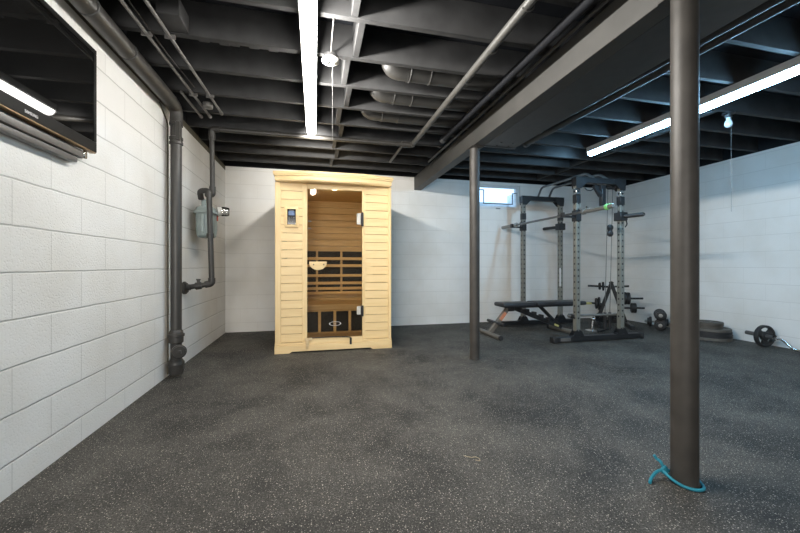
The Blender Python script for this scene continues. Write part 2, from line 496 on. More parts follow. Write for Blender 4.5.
# window with its well outside
win = MB()
fy0, fy1 = YB + 0.015, YB + 0.07
t = 0.05
win.box((WX0, fy0, WZ0), (WX0 + t, fy1, WZ1), 0.004); win.box((WX1 - t, fy0, WZ0), (WX1, fy1, WZ1), 0.004)
win.box((WX0 + t, fy0, WZ0), (WX1 - t, fy1, WZ0 + t), 0.004); win.box((WX0 + t, fy0, WZ1 - 0.04), (WX1 - t, fy1, WZ1), 0.004)
wo = struct(win, 'window_1', 'vinyl_frame', 'small bright basement window high in the back wall', 'window', base=(3.05, YB, WZ0))
MB().box((WX0 + t, YB + 0.045, WZ0 + t), (WX1 - t, YB + 0.052, WZ1 - 0.04)).build('pane', 'window_glass', wo)
zb0, zb1 = WZ0 + 0.10, WZ1 - 0.125
sb = MB()
def seg(p, q): sb.box((min(p[0], q[0]) - .006, YB + .028, min(p[1], q[1]) - .006), (max(p[0], q[0]) + .006, YB + .040, max(p[1], q[1]) + .006))
seg((WX0 + t, zb1 + .04), (2.80, zb1 + .04)); seg((2.80, zb1 + .04), (2.80, zb0)); seg((2.80, zb0), (3.345, zb0))
seg((3.345, zb0), (3.345, zb1)); seg((3.345, zb1), (WX1 - t, zb1))
sb.build('bent_rod', 'dark_cord', wo)
MB().box((3.02, YB + .003, WZ0 + .008), (3.10, YB + .02, WZ0 + .024), 0.003).build('latch', 'dark_steel', wo)
wl = MB()
wl.box((2.3, YB + W, 1.6), (2.35, YB + 0.9, 2.35)); wl.box((3.75, YB + W, 1.6), (3.8, YB + 0.9, 2.35))
wl.box((2.35, YB + 0.85, 1.6), (3.75, YB + 0.9, 2.2)); wl.box((2.3, YB + W, 1.55), (3.8, YB + 0.9, 1.6))
struct(wl, 'trim_6', 'well', 'pale window well outside the basement window', 'window well')

# ------------------------------------------------------------------ ceiling framing
LJ = [2.066 + 0.3955 * k for k in range(-2, 9)]
ORD = ['nearest the back wall', 'second out from the back wall', 'third out from the back wall', 'fourth out from the back wall',
       'fifth out from the back wall', 'sixth out from the back wall', 'seventh out from the back wall', 'eighth out from the back wall',
       'ninth out from the back wall', 'tenth out from the back wall', 'eleventh out from the back wall']
jl = jr = None
for i, y in enumerate(reversed(LJ)):
    if jl is None:
        jl = MB().box((XL - 0.12, y - .019, ZJ), (1.80, y + .019, ZC), 0.002).build('ceiling_joist', 'joist_paint', base=(0, y, ZJ)); o = jl
    else:
        o = jl.copy(); COL.objects.link(o); o.location = (0, y, ZJ)
    tag(o, 'black ceiling joist left of the main beam, ' + ORD[i], 'joist', 'joists left of the beam')
for i, y in enumerate(reversed(LJ)):
    if jr is None:
        jr = MB().box((1.45, y + .020, ZJ), (XR + 0.12, y + .058, ZC), 0.002).build('ceiling_joist', 'joist_paint', base=(2, y, ZJ)); o = jr
    else:
        o = jr.copy(); COL.objects.link(o); o.location = (2, y, ZJ)
    tag(o, 'black ceiling joist right of the main beam, ' + ORD[i], 'joist', 'joists right of the beam')
bl = None
for i in range(len(LJ) - 1):
    y0, y1 = LJ[i] + .019, LJ[i + 1] - .019
    x = 0.222 if (i % 2 == 1) else 0.272
    if bl is None:
        bl = MB().box((x - .02, y0, ZJ + .004), (x + .02, y1, ZC - .01), 0.002).build('joist_blocking', 'joist_paint', base=(x, y0, ZJ)); o = bl
    else:
        o = bl.copy(); COL.objects.link(o); o.location = (x, y0, ZJ)
    tag(o, 'black blocking left of the beam, bay ' + ORD[len(LJ) - 1 - i], 'joist blocking', 'blocking between the left joists')
br_ = None
for i in range(1, len(LJ) - 1):
    y0, y1 = LJ[i] + .058, LJ[i + 1] + .02
    x = 3.62 if i % 2 else 3.67
    if i < 3: continue
    if br_ is None:
        br_ = MB().box((x - .02, y0, ZJ + .004), (x + .02, y1, ZC - .01), 0.002).build('joist_blocking', 'joist_paint', base=(x, y0, ZJ)); o = br_
    else:
        o = br_.copy(); COL.objects.link(o); o.location = (x, y0, ZJ)
    tag(o, 'black blocking right of the beam, bay ' + ORD[len(LJ) - 1 - i], 'joist blocking', 'blocking between the right joists')

# main beam
bm_ = MB().box((1.560, YF, 2.183), (1.672, YB, ZJ), 0.003)
tag(bm_.build('support_beam', 'beam_paint', base=(1.6, 1.5, 2.183)), 'long dark grey painted beam carried by the two round posts', 'beam')

# trunk duct beside the beam
td = thing('trunk_duct', 'wide flat black metal trunk duct along the right side of the beam', 'duct', (1.86, 1.5, 2.183))
MB().box((1.678, YF + .05, 2.187), (2.03, 3.33, 2.385), 0.004).build('duct_body', 'duct_paint', td)
MB().box((1.676, 3.32, 2.181), (2.036, 3.345, 2.388), 0.003).build('end_flange', 'duct_paint', td)
for y in (3.29, 3.20):
    for x in (1.80, 1.93): MB().ball((x, y, 2.187), .012, (1, 1, .6), 8, 6).build('rivet', 'duct_paint', td)
# two dark pipes right of the duct
for x, y1, k, zz, lab in ((2.072, 2.99, .050, 2.262, 'dark pipe hung under the joists just right of the trunk duct'),
                      (2.265, 3.49, .032, 2.312, 'dark pipe farther right of the duct, nearer the cool light')):
    p = thing('ceiling_pipe', lab, 'pipe', (x, y1, zz), 'dark pipes beside the duct')
    xa = lambda y: x + (y1 - y) * k
    MB().cyl((xa(YF + .1), YF + .1, zz), (x, y1, zz), .036, n=24).build('pipe', 'duct_paint', p)
    MB().cyl((xa(y1 - .03), y1 - .03, zz), (x, y1 + .02, zz), .042, n=24, bev=.004).build('end_cap', 'duct_paint', p)
    for yy in (1.69, 2.09, 2.88):
        c = xa(yy)
        MB().tube([(c - .039, yy, ZJ), (c - .039, yy, zz), (c, yy, zz - .041), (c + .039, yy, zz), (c + .039, yy, ZJ)], .003, 6, .03).build('hanger', 'dark_steel', p)

# round branch ducts in the bays left of the beam
for x0, y, lab in ((0.57, 2.655, 'round dark duct in a joist bay, the one nearest the camera'),
                   (0.53, 3.055, 'round dark duct in a joist bay, the middle one of three'),
                   (0.50, 3.450, 'round dark duct in a joist bay, the one nearest the sauna')):
    d = thing('branch_duct', lab, 'duct', (x0, y, ZJ), 'round branch ducts left of the beam')
    r = .088; zc = 2.478
    MB().cyl((x0 + .12, y, zc), (1.9, y, zc), r, n=28).build('duct_pipe', 'round_duct', d)
    MB().tube([(x0, y, ZC - .002), (x0, y, zc), (x0 + .14, y, zc)], r - .003, 24, .115, 8).build('elbow', 'round_duct', d)
    for k in (0.14, 0.30): MB().lathe((x0 + k, y, zc), (1, 0, 0), [(-.008, r), (0, r + .005), (.008, r)], 28, False).build('seam_band', 'round_duct', d)

# support posts
def post(y, label):
    p = thing('support_post', label, 'post', (1.606, y, 0), 'round steel support posts')
    MB().cyl((1.606, y, .006), (1.606, y, 2.172), .0515, n=40).build('shaft', 'pole_paint', p)
    MB().box((1.54, y - .075, 2.172), (1.672, y + .075, 2.183), .002).build('cap_plate', 'pole_paint', p)
    MB().cyl((1.606, y, 0), (1.606, y, .012), .056, n=40, bev=.003).build('base_plate', 'pole_paint', p)
    return p
post(1.25, 'thick dark round steel post in front, with blue rope at its foot')
p1 = post(3.40, 'slimmer looking dark round post standing behind, left of the weight bench')

# ------------------------------------------------------------------ strip lights
def strip(x, y0, y1, lens, label, col, power, yaw, side=0):
    t = thing('strip_light', label, 'ceiling light', (x, (y0 + y1) / 2, ZJ), 'long ceiling strip lights')
    sec = [(-.050, 2.390), (-.050, 2.338), (-.047, 2.330), (.047, 2.330), (.050, 2.338), (.050, 2.390)]
    MB().prism([(x + a, y0, z) for a, z in sec], (0, y1 - y0, 0)).build('housing', 'white_metal', t)
    sec = [(-.042, 2.345)] + [(-.042 * math.cos(PI * k / 10), 2.322 - .034 * math.sin(PI * k / 10)) for k in range(11)] + [(.042, 2.345)]
    MB().prism([(x + a, y0 + .010, z) for a, z in sec], (0, y1 - y0 - .020, 0)).build('diffuser', lens, t)
    for ye in (y0 - .004, y1 - .008):
        MB().box((x - .051, ye, 2.326), (x + .051, ye + .012, 2.389), .002).build('end_cap', 'white_metal', t)
    # small area lamp added past the strip's far end to brighten the end wall
    ld = bpy.data.lights.new('end_wall_fill', 'AREA'); ld.shape = 'RECTANGLE'; ld.size = .08; ld.size_y = .05; ld.spread = math.radians(100)
    ld.energy = power; ld.color = col
    lo = bpy.data.objects.new('end_wall_fill', ld); COL.objects.link(lo)
    lo.parent = t; lo.location = (0, (y1 - y0) / 2 + .03, 2.290 - ZJ); lo.rotation_euler = (math.radians(80), 0, math.radians(yaw))
    # optional second area lamp added along the strip to brighten across the room
    if side:
        ld = bpy.data.lights.new('cross_room_fill', 'AREA'); ld.shape = 'RECTANGLE'; ld.size = .035; ld.size_y = 1.6
        ld.energy = side; ld.color = col
        lo = bpy.data.objects.new('cross_room_fill', ld); COL.objects.link(lo)
        lo.parent = t; lo.location = (.047, -.40, 2.305 - ZJ); lo.rotation_euler = (0, math.radians(-78), 0)
    return t
strip(-.036, 1.30, 3.74, 'lens_warm', 'lit warm white strip light on the joists above the sauna approach', LIGHT_WARM[0], 12, -8, 72)
strip(3.245, 1.22, 3.66, 'lens_cool', 'lit cool white strip light near the power rack', LIGHT_COOL[0], 3, 12)

# ------------------------------------------------------------------ pipes and wires on the ceiling
gp = thing('gas_pipe', 'grey iron gas pipe running under the joists and down to the meter', 'pipe', (-1.03, 4.0, 1.7))
zp = 2.362
MB().cyl((1.125, YF + .2, zp), (1.095, 3.96, zp), .026, n=18).build('long_run', 'grey_pipe', gp)
MB().cyl((1.07, 3.985, zp), (-1.0, 3.985, zp), .024, n=18).build('cross_run', 'pipe_paint', gp)
MB().cyl((-1.03, 4.0, 2.335), (-1.03, 4.03, 1.72), .024, n=18).build('drop', 'pipe_paint', gp)
fit = MB()
fit.tube([(1.095, 3.91, zp), (1.095, 3.985, zp), (1.02, 3.985, zp)], .033, 16, .05)
fit.build('elbow', 'pipe_paint', gp)
fit = MB().cyl((1.03, 3.985, zp), (.97, 3.985, zp), .036, n=16, bev=.004)
fit.build('tee', 'pipe_paint', gp)
fit = MB().tube([(-.96, 3.985, zp), (-1.03, 3.99, zp), (-1.03, 4.0, 2.29)], .032, 16, .05)
fit.cyl((-1.03, 4.003, 2.31), (-1.03, 4.006, 2.26), .034, n=16, bev=.004)
fit.build('elbow', 'pipe_paint', gp)
MB().cyl((.99, 3.99, zp), (.985, 4.70, zp), .016, n=12).build('branch_run', 'pipe_paint', gp)
for y in LJ[:7]:
    MB().tube([(1.150, y + .03, ZJ), (1.150, y + .03, 2.35), (1.11, y + .03, 2.331), (1.08, y + .03, 2.35)], .004, 6, .02).build('pipe_hook', 'grey_pipe', gp)
# meter connection, same piping
MB().tube([(-1.03, 4.025, 1.78), (-1.03, 4.03, 1.69), (-1.075, 3.98, 1.69)], .030, 14, .045).build('lower_elbow', 'pipe_paint', gp)

dp = thing('ceiling_pipe', 'dark pipe hung tight along the left face of the beam', 'pipe', (1.39, 3.7, 2.35))
MB().cyl((1.42, YF + .1, 2.352), (1.375, 3.71, 2.352), .030, n=20).build('pipe', 'deck_paint', dp)
MB().cyl((1.376, 3.66, 2.352), (1.375, 3.73, 2.352), .035, n=20, bev=.004).build('end_coupling', 'duct_paint', dp)
cd = tag(MB().cyl((1.50, YF + .1, 2.372), (1.50, 4.6, 2.372), .014, n=10).build('cable_run', 'duct_paint', base=(1.5, 3, 2.372)),
         'thin black cable between the beam and the dark pipe', 'cable')

for x0, x1, y0, y1, lab in ((-.905, -.842, .9, 3.59, 'thin conduit on the left joists, the right of three'),
                            (-1.03, -.966, .9, 3.69, 'thin conduit on the left joists, the middle of three'),
                            (-1.058, -1.049, 3.22, 3.71, 'short thin conduit beside the drain pipe bend')):
    c = thing('conduit', lab, 'conduit', (x1, y1, 2.375), 'thin conduits over the left wall')
    MB().cyl((x0, y0, 2.376), (x1, y1, 2.376), .0105, n=12).build('tube', 'conduit', c)
    MB().cyl((x1, y1 - .02, 2.376), (x1, y1 + .015, 2.376), .016, n=12, bev=.003).build('end_fitting', 'conduit', c)
    if y1 - y0 > 1:
        for yy in (1.67, 2.46, 3.25):
            MB().box((x0 - .03 + (x1 - x0) * (yy - y0) / (y1 - y0), yy - .006, 2.362), (x0 + .03 + (x1 - x0) * (yy - y0) / (y1 - y0), yy + .006, 2.390), .002).build('strap', 'conduit', c)
tag(MB().tube([(-.975, 1.5, 2.386), (-.967, 2.31, 2.384), (-.95, 2.7, 2.368), (-.932, 3.14, 2.386)], .0035, 6, .2).build('wire', 'dark_cord', base=(-.95, 2.3, 2.386)),
    'thin dark wire sagging between the two long conduits', 'wire')
jb = thing('junction_box', 'small grey octagonal junction box under a left joist', 'junction box', (-.915, 3.45, ZJ))
MB().lathe((-.915, 3.43, 2.390), (0, 0, -1), [(0, .042), (.038, .042), (.042, .036)], 8).build('box', 'conduit', jb)
MB().cyl((-.915, 3.43, 2.349), (-.915, 3.43, 2.344), .012, n=8).build('knockout', 'dark_steel', jb)
tag(MB().box((-.875, 2.27, 2.395), (-.755, 2.437, 2.50), .003).build('wood_block', 'joist_paint', base=(-.81, 2.4, 2.395)),
    'short black wood block nailed to a left joist above the conduits', 'wood block')
sis = MB()
xs = [-.72 + .06 * k for k in range(17)]
rr = random.Random(3)
for a, b in zip(xs[:-1], xs[1:]):
    sis.box((a, 2.478, 2.395 + rr.random() * .018), (b, 2.510 + rr.random() * .006, 2.46 + rr.random() * .01), .002)
tag(sis.build('sister_board', 'joist_paint', base=(-.3, 2.49, 2.4)), 'rough split board fixed along a joist left of the warm light', 'board')

# porcelain lamp holder with pull cord (left)
lh = thing('lamp_holder', 'empty white porcelain lamp holder with long pull cord, beside the warm light', 'lamp holder', (.103, 2.43, ZJ))
lx, ly = .103, 2.45
MB().lathe((lx, ly, 2.390), (0, 0, -1), [(0, .046), (.030, .050)], 20).build('canopy', 'joist_paint', lh)
MB().lathe((lx, ly, 2.361), (0, 0, -1), [(0, .054), (.006, .059), (.014, .058), (.024, .044), (.028, .022), (.022, .018), (.012, .016)], 28).build('base', 'porcelain', lh)
MB().cyl((lx, ly, 2.352), (lx, ly, 2.340), .014, n=14).build('socket', 'dark_steel', lh)
MB().cyl((lx + .012, ly, 2.352), (lx + .012, ly, 1.815), .0016, n=6).build('pull_cord', 'cord', lh)
MB().tube([(lx, ly - .02, 2.388), (lx, ly - .30, 2.385), (lx + .002, ly - .38, 2.388)], .0035, 6, .05).build('feed_wire', 'conduit', lh)
# bare bulb (right)
bb = thing('bare_bulb', 'white bare light bulb with pull cord, right of the front post', 'light bulb', (3.75, 2.53, ZJ))
bx, by = 3.752, 2.515
MB().lathe((bx, by, 2.390), (0, 0, -1), [(0, .048), (.012, .048), (.022, .030), (.045, .026)], 20).build('holder', 'black_plastic', bb)
MB().lathe((bx, by, 2.345), (0, 0, -1), [(0, .014), (.020, .016), (.040, .027), (.062, .031), (.082, .024), (.092, .010), (.094, 0)], 24).build('bulb', 'bulb', bb)
MB().cyl((bx + .035, by, 2.372), (bx + .035, by, 1.47), .0014, n=6).build('pull_cord', 'cord', bb)

# ------------------------------------------------------------------ drain stack on the left wall
ds = thing('drain_pipe', 'thick dark drain pipe along the top of the left wall, turning down to floor', 'pipe', (-1.172, 3.437, 0))
sx, sy = -1.166, 3.437
MB().cyl((sx, sy, .03), (sx, sy, 2.21), .043, n=32).build('upright', 'pipe_paint', ds)
MB().cyl((sx + .01, YF + .1, 2.330), (sx + .004, 3.30, 2.330), .054, n=32).build('overhead_run', 'pipe_paint', ds)
MB().tube([(sx + .004, 3.27, 2.330), (sx, sy + .005, 2.330), (sx, sy, 2.17)], .050, 28, .13, 8).build('elbow', 'pipe_paint', ds)
b_ = MB().lathe((sx, sy, 2.02), (0, 0, 1), [(-.014, .044), (-.010, .052), (.010, .052), (.012, .047), (.028, .047), (.03, .052), (.05, .052), (.054, .044)], 28)
MB().lathe((sx, sy, 2.185), (0, 0, 1), [(-.014, .044), (-.010, .052), (.010, .052), (.014, .044)], 28).build('coupling', 'pipe_paint', ds)
b_.box((sx + .02, sy - .075, 2.03), (sx + .05, sy - .045, 2.19), .004)
b_.build('coupling', 'pipe_paint', ds)
c_ = MB().lathe((sx, sy, .41), (0, 0, -1), [(0, .045), (.012, .052), (.03, .055), (.035, .064), (.055, .064), (.06, .056), (.105, .056), (.115, .046)], 28)
c_.build('hub', 'pipe_paint', ds)
c_ = MB().lathe((sx, sy, .16), (0, 0, -1), [(0, .046), (.02, .058), (.03, .064), (.05, .064), (.055, .058), (.10, .058), (.13, .050)], 28)
c_.build('hub', 'pipe_paint', ds)
cl = MB().lathe((sx + .02, sy - .02, .235), (.45, -.9, 0), [(0, .050), (.048, .052), (.05, .058), (.062, .058), (.066, .050), (.078, .048)], 24)
plug = cl.build('cleanout', 'pipe_paint', ds)
dirc = Vector((.45, -.9, 0)).normalized(); pc = Vector((sx + .02, sy - .02, .235)) + dirc * .08
MB().box(pc - Vector((.014, .014, .014)), pc + Vector((.014, .014, .014)), .003).build('plug_nut', 'pipe_paint', plug)
for y in (.9, 2.19, 2.60):
    MB().lathe((sx + .007, y, 2.330), (0, 1, 0), [(-.007, .054), (-.005, .058), (.005, .058), (.007, .054)], 28).build('strap', 'dark_cord', ds)
# thin wire beside it
tag(MB().tube([(-1.243, 3.475, .02), (-1.243, 3.475, 2.2), (-1.243, 3.30, 2.31)], .006, 8, .05).build('wall_wire', 'olive', base=(-1.243, 3.395, 0)),
    'thin olive wire running up the wall behind the drain pipe', 'wire')

# ------------------------------------------------------------------ gas meter
gm = thing('gas_meter', 'grey green gas meter with clear dial dome on the left wall', 'gas meter', (-1.1, 4.0, 1.25))
mx, my = -1.10, 4.08
def ell(z, a, b, n=28, p=3.2):
    out = []
    for k in range(n):
        t_ = 2 * PI * k / n; ct, st = math.cos(t_), math.sin(t_)
        out.append((mx + a * math.copysign(abs(ct) ** (2 / p), ct), my + b * math.copysign(abs(st) ** (2 / p), st), z))
    return out
def loft(rings):
    m_ = MB(); b2 = m_.bm; R = [[b2.verts.new(Vector(p)) for p in r] for r in rings]
    n = len(R[0])
    for A, B in zip(R[:-1], R[1:]):
        for k in range(n): b2.faces.new((A[k], A[(k + 1) % n], B[(k + 1) % n], B[k]))
    b2.faces.new(list(reversed(R[0]))); b2.faces.new(R[-1])
    bmesh.ops.recalc_face_normals(b2, faces=b2.faces)
    return m_
loft([ell(1.255, .06, .10), ell(1.27, .078, .125), ell(1.34, .085, .14), ell(1.495, .085, .145)]).build('lower_case', 'meter', gm)
loft([ell(1.495, .105, .165), ell(1.515, .105, .165), ell(1.53, .088, .148), ell(1.56, .080, .125), ell(1.58, .055, .09)]).build('upper_case', 'meter', gm)
MB().cyl((mx, my, 1.300), (mx, my - .146, 1.300), .02).cyl((mx, my - .140, 1.30), (mx, my - .140, 1.49), .022, n=14, bev=.006).build('front_rib', 'meter', gm)
for d_ in (-.10, .08): MB().cyl((mx, my + d_, 1.55), (mx, my + d_, 1.635), .024, n=14).build('port', 'meter', gm)
dxx = -1.02
MB().cyl((dxx, 4.15, 1.545), (dxx + .04, 4.165, 1.545), .050, n=24, bev=.004).build('dial_body', 'porcelain', gm)
MB().lathe((dxx + .04, 4.165, 1.545), (1, .35, 0), [(0, .050), (.05, .050), (.075, .042), (.082, .0)], 24).build('dial_dome', 'meter_glass', gm)
MB().box((dxx - .0, 4.13, 1.44), (dxx + .012, 4.16, 1.50), .002).build('red_tag', 'red', gm)
MB().box((-1.03, 4.10, 1.35), (-1.022, 4.14, 1.41), .002).build('white_label', 'white', gm)
# outlet loop and lower pipe with valve
op = thing('meter_outlet_pipe', 'dark iron pipe looping from the gas meter down to a wall flange', 'pipe', (-1.0, 3.88, .75))
MB().tube([(-1.105, 3.915, 1.63), (-1.105, 3.865, 1.70), (-1.02, 3.845, 1.705), (-1.015, 3.845, 1.64)], .027, 14, .035).build('top_loop', 'pipe_paint', op)
MB().cyl((-1.015, 3.845, 1.66), (-1.0, 3.885, .80), .026, n=16).build('riser', 'pipe_paint', op)
MB().cyl((-1.010, 3.862, 1.285), (-1.009, 3.864, 1.235), .034, n=16, bev=.004).build('union', 'pipe_paint', op)
MB().tube([(-1.001, 3.884, .84), (-1.0, 3.885, .785), (-1.06, 3.884, .775)], .033, 14, .03).build('elbow', 'pipe_paint', op)
MB().cyl((-1.03, 3.89, .778), (-1.235, 3.87, .748), .025, n=16).build('tail_pipe', 'pipe_paint', op)
MB().lathe((-1.249, 3.873, .746), (1, -.15, .1), [(0, .062), (.016, .062), (.02, .05), (.03, .05), (.035, .030), (.06, .030)], 20).build('wall_flange', 'pipe_paint', op)
vv = MB().cyl((-1.09, 3.882, .769), (-1.15, 3.878, .760), .036, n=16, bev=.006)
vv.cyl((-1.12, 3.88, .765), (-1.12, 3.88, .825), .014, n=10)
vl = vv.build('valve', 'pipe_paint', op)
MB().box((-1.14, 3.872, .818), (-1.10, 3.888, .832), .003).build('valve_handle', 'pipe_paint', vl)

# ------------------------------------------------------------------ television
tv = thing('television', 'black flat screen television on the left wall reflecting the strip light', 'television', (-1.2, 1.8, 1.58))
SCREEN_YAW = -0.7
TX = -1.175; ty0, ty1, tz0, tz1 = 1.30, 2.298, 1.588, 2.150
fr = MB()
fr.box((-1.235, ty0 + .05, tz0 + .05), (TX - .012, ty1 - .05, tz1 - .05), .01)
fr.box((TX - .03, ty0, tz0), (TX - .018, ty1, tz1), .004)
fr.build('housing', 'black_plastic', tv)
bz = MB(); q = .024
bz.box((TX - .020, ty0, tz0), (TX + .004, ty1, tz0 + .055), .002); bz.box((TX - .020, ty0, tz1 - q), (TX + .004, ty1, tz1), .002)
bz.box((TX - .020, ty0, tz0 + .055), (TX + .004, ty0 + q, tz1 - q), .002); bz.box((TX - .020, ty1 - q, tz0 + .055), (TX + .004, ty1, tz1 - q), .002)
bz.build('bezel', 'tv_bezel', tv)
MB().box((TX - .020, ty0 + q, tz0 + .055), (TX + .001, ty1 - q, tz1 - q), rot=Matrix.Rotation(math.radians(SCREEN_YAW), 3, 'Z'), piv=(TX, ty1 - q, tz0)).build('screen', 'screen', tv)
MB().box((TX - .028, ty0 + .005, tz0 - .006), (TX + .002, ty1 - .002, tz0 + .001), .002).build('gold_edge', 'gold', tv)
def text(body, size, m, loc, rot, parent, name, ext=.0008, align='CENTER', sx_=1.0):
    cu = bpy.data.curves.new(name, 'FONT'); cu.body = body; cu.size = size; cu.extrude = ext
    cu.align_x = align; cu.align_y = 'CENTER'
    tmp = bpy.data.objects.new('tmp_text', cu); COL.objects.link(tmp)
    bpy.context.view_layer.update()
    me = bpy.data.meshes.new_from_object(tmp.evaluated_get(bpy.context.evaluated_depsgraph_get()))
    bpy.data.objects.remove(tmp); bpy.data.curves.remove(cu)
    me.materials.clear(); me.materials.append(M[m])
    for v in me.vertices: v.co.x *= sx_
    o = bpy.data.objects.new(name, me); COL.objects.link(o)
    o.parent = parent
    off = Vector((0, 0, 0)); p = parent
    while p is not None: off += p.location; p = p.parent
    o.location = Vector(loc) - off; o.rotation_euler = rot
    return o
text('SAMSUNG', .0185, 'white', (TX + .0048, 1.832, tz0 + .022), (PI / 2, 0, PI / 2), tv, 'brand_lettering', sx_=.85)
sb_ = thing('wall_rail', 'grey metal rail mounted on the wall just under the television', 'wall rail', (-1.21, 1.75, 1.52))
MB().box((-1.25, 1.28, 1.535), (-1.195, 2.235, 1.578), .008, 2).build('rail', 'alu', sb_)
MB().box((-1.25, 1.28, 1.505), (-1.205, 2.20, 1.533), .006, 2).build('lower_channel', 'conduit', sb_)
MB().box((-1.25, 2.235, 1.54), (-1.195, 2.262, 1.582), .004).build('end_bracket', 'chrome', sb_)

# ------------------------------------------------------------------ sauna
SX0, SX1, SY0, SY1 = -.425, .872, 4.10, 5.22
sa = thing('sauna_cabin', 'pale wooden infrared sauna cabin with tinted glass door, against the back wall', 'sauna', (.22, 4.7, 0))
def planks(x0, x1, y0, y1, z0, z1, h, m, name, gap=.0048, parent=sa):
    b = MB(); n = max(1, round((z1 - z0) / h)); h = (z1 - z0) / n
    for k in range(n): b.box((x0, y0, z0 + k * h + gap / 2), (x1, y1, z0 + (k + 1) * h - gap / 2), .001)
    return b.build(name, m, parent)
# shell: sides, back, floor, roof
planks(SX0 + .012, SX0 + .05, SY0 + .03, SY1, .05, 1.88, .0915, 'wood', 'side_wall')
planks(SX1 - .05, SX1 - .012, SY0 + .03, SY1, .05, 1.88, .0915, 'wood', 'side_wall')
planks(SX0 + .05, SX1 - .05, SY1 - .04, SY1, .05, 1.88, .0915, 'wood_in', 'back_wall')
MB().box((SX0 + .05, SY0 + .03, .07), (SX1 - .05, SY1 - .04, .10)).build('floor_panel', 'wood_in', sa)
MB().box((SX0 + .012, SY0 + .03, 1.88), (SX1 - .012, SY1, 1.93)).build('roof_panel', 'wood', sa)
# front
planks(-.363, -.135, SY0, SY0 + .03, .115, 1.88, .0915, 'wood', 'front_panel')
planks(.563, .835, SY0, SY0 + .03, .115, 1.88, .0915, 'wood', 'front_panel')
for a, b in ((SX0, -.363), (.835, SX1)):
    MB().box((a, SY0 - .012, .105), (b, SY0 + .045, 1.88), .004).build('corner_post', 'wood_v', sa)
MB().box((-.135, SY0 - .010, .105), (-.084, SY0 + .035, 1.875), .004).build('door_jamb', 'wood_v', sa)
MB().box((.531, SY0 - .010, .105), (.563, SY0 + .035, 1.875), .004).build('door_jamb', 'wood_v', sa)
MB().box((-.084, SY0 - .010, 1.822), (.531, SY0 + .035, 1.875), .004).build('door_header', 'wood', sa)
MB().box((-.084, SY0 - .018, .105), (.531, SY0 + .035, .150), .004).build('door_sill', 'wood', sa)
# plinth with feet
pl = MB()
pl.box((SX0 - .004, SY0 - .030, .016), (SX1 + .004, SY0 + .03, .088), .004)
pl.box((SX0 - .002, SY0 - .020, .088), (SX1 + .002, SY0 + .03, .112), .004)
for a, b, sl in ((SX0 - .004, -.245, 1), (.62, SX1 + .004, -1)):
    if sl > 0: poly = [(a, SY0 - .030, 0), (b - .03, SY0 - .030, 0), (b, SY0 - .030, .017), (a, SY0 - .030, .017)]
    else: poly = [(a + .03, SY0 - .030, 0), (b, SY0 - .030, 0), (b, SY0 - .030, .017), (a, SY0 - .030, .017)]
    pl.prism(poly, (0, .06, 0))
pl.build('plinth', 'wood', sa)
MB().box((SX0 + .02, SY0 + .06, 0), (SX0 + .08, SY1 - .02, .07)).build('runner', 'wood', sa)
MB().box((SX1 - .08, SY0 + .06, 0), (SX1 - .02, SY1 - .02, .07)).build('runner', 'wood', sa)
# cornice: bowed in three facets
def cor(e):
    return [(SX0 + .002 - e, SY0 + .12), (SX0 + .002 - e, SY0 - .045 - e), (-.07, SY0 - .135 - e), (.535, SY0 - .135 - e), (SX1 - .004 + e, SY0 - .045 - e), (SX1 - .004 + e, SY0 + .12)]
cn = MB()
for z0, z1, e in ((1.880, 1.892, -.012), (1.892, 1.938, .0), (1.938, 1.957, .010), (1.957, 1.984, .018)):
    cn.prism([(x, y, z0) for x, y in cor(e)], (0, 0, z1 - z0))
cn.build('cornice', 'wood', sa)
MB().box((SX0 - .01, SY0 + .12, 1.932), (SX1 + .01, SY1 + .01, 1.965), .004).build('roof_lid', 'wood', sa)
# door glass with fittings
dg = MB().box((-.080, SY0 - .001, .155), (.528, SY0 + .007, 1.817), .001).build('glass_door', 'sauna_glass', sa)
dg['label'] = 'bronze tinted glass door'
for z0, z1 in ((1.435, 1.565), (.400, .495)):
    h = MB().box((.468, SY0 - .012, z0), (.515, SY0 + .014, z1), .003).build('hinge', 'porcelain', dg)
    MB().cyl((.530, SY0 - .020, z0 - .02), (.530, SY0 - .020, z1 + .01), .014, n=14, bev=.003).box((.512, SY0 - .02, z0 + .01), (.545, SY0 - .008, z1 - .01), .003).build('hinge_knuckle', 'black_metal', dg)
hp = [(-.063, SY0 - .034, 1.008)]
for k in range(13):
    a = PI + PI * k / 12
    hp.append((.033 + .096 * math.cos(a), SY0 - .034, .995 + .082 * math.sin(a)))
hp.append((.129, SY0 - .034, 1.008))
MB().prism(hp, (0, .022, 0), .003).build('door_handle', 'wood', dg)
for x in (-.015, .095): MB().cyl((x, SY0 - .038, .975), (x, SY0 + .0, .975), .007, n=10).build('handle_bolt', 'black_metal', dg)
for z in (1.377, 1.459): MB().box((-.076, SY0 - .006, z - .006), (-.040, SY0 + .0, z + .006), .002).build('door_catch', 'alu', dg)
ov = MB(); n = 40; ring = []
for k in range(n):
    a = 2 * PI * k / n
    ring.append((.222 + .066 * math.cos(a), SY0 - .0025, .305 + .022 * math.sin(a)))
ov.tube(ring, .0022, 6, closed=True)
ov.box((.160, SY0 - .004, .297), (.168, SY0 - .001, .313)).box((.276, SY0 - .004, .297), (.286, SY0 - .001, .313))
ov.build('oval_emblem', 'white', dg)
text('ıııııı', .022, 'white', (.220, SY0 - .003, .303), (PI / 2, 0, 0), dg, 'emblem_strokes')
MB().tube([(-.06, SY0 - .022, .158), (.20, SY0 - .023, .160), (.35, SY0 - .024, .153), (.395, SY0 - .03, .150), (.402, SY0 - .034, .075)], .0055, 8, .02).build('door_wiper', 'black_plastic', sa)
MB().box((.384, SY0 - .040, .068), (.408, SY0 - .030, .145), .003).build('black_tab', 'black_plastic', sa)
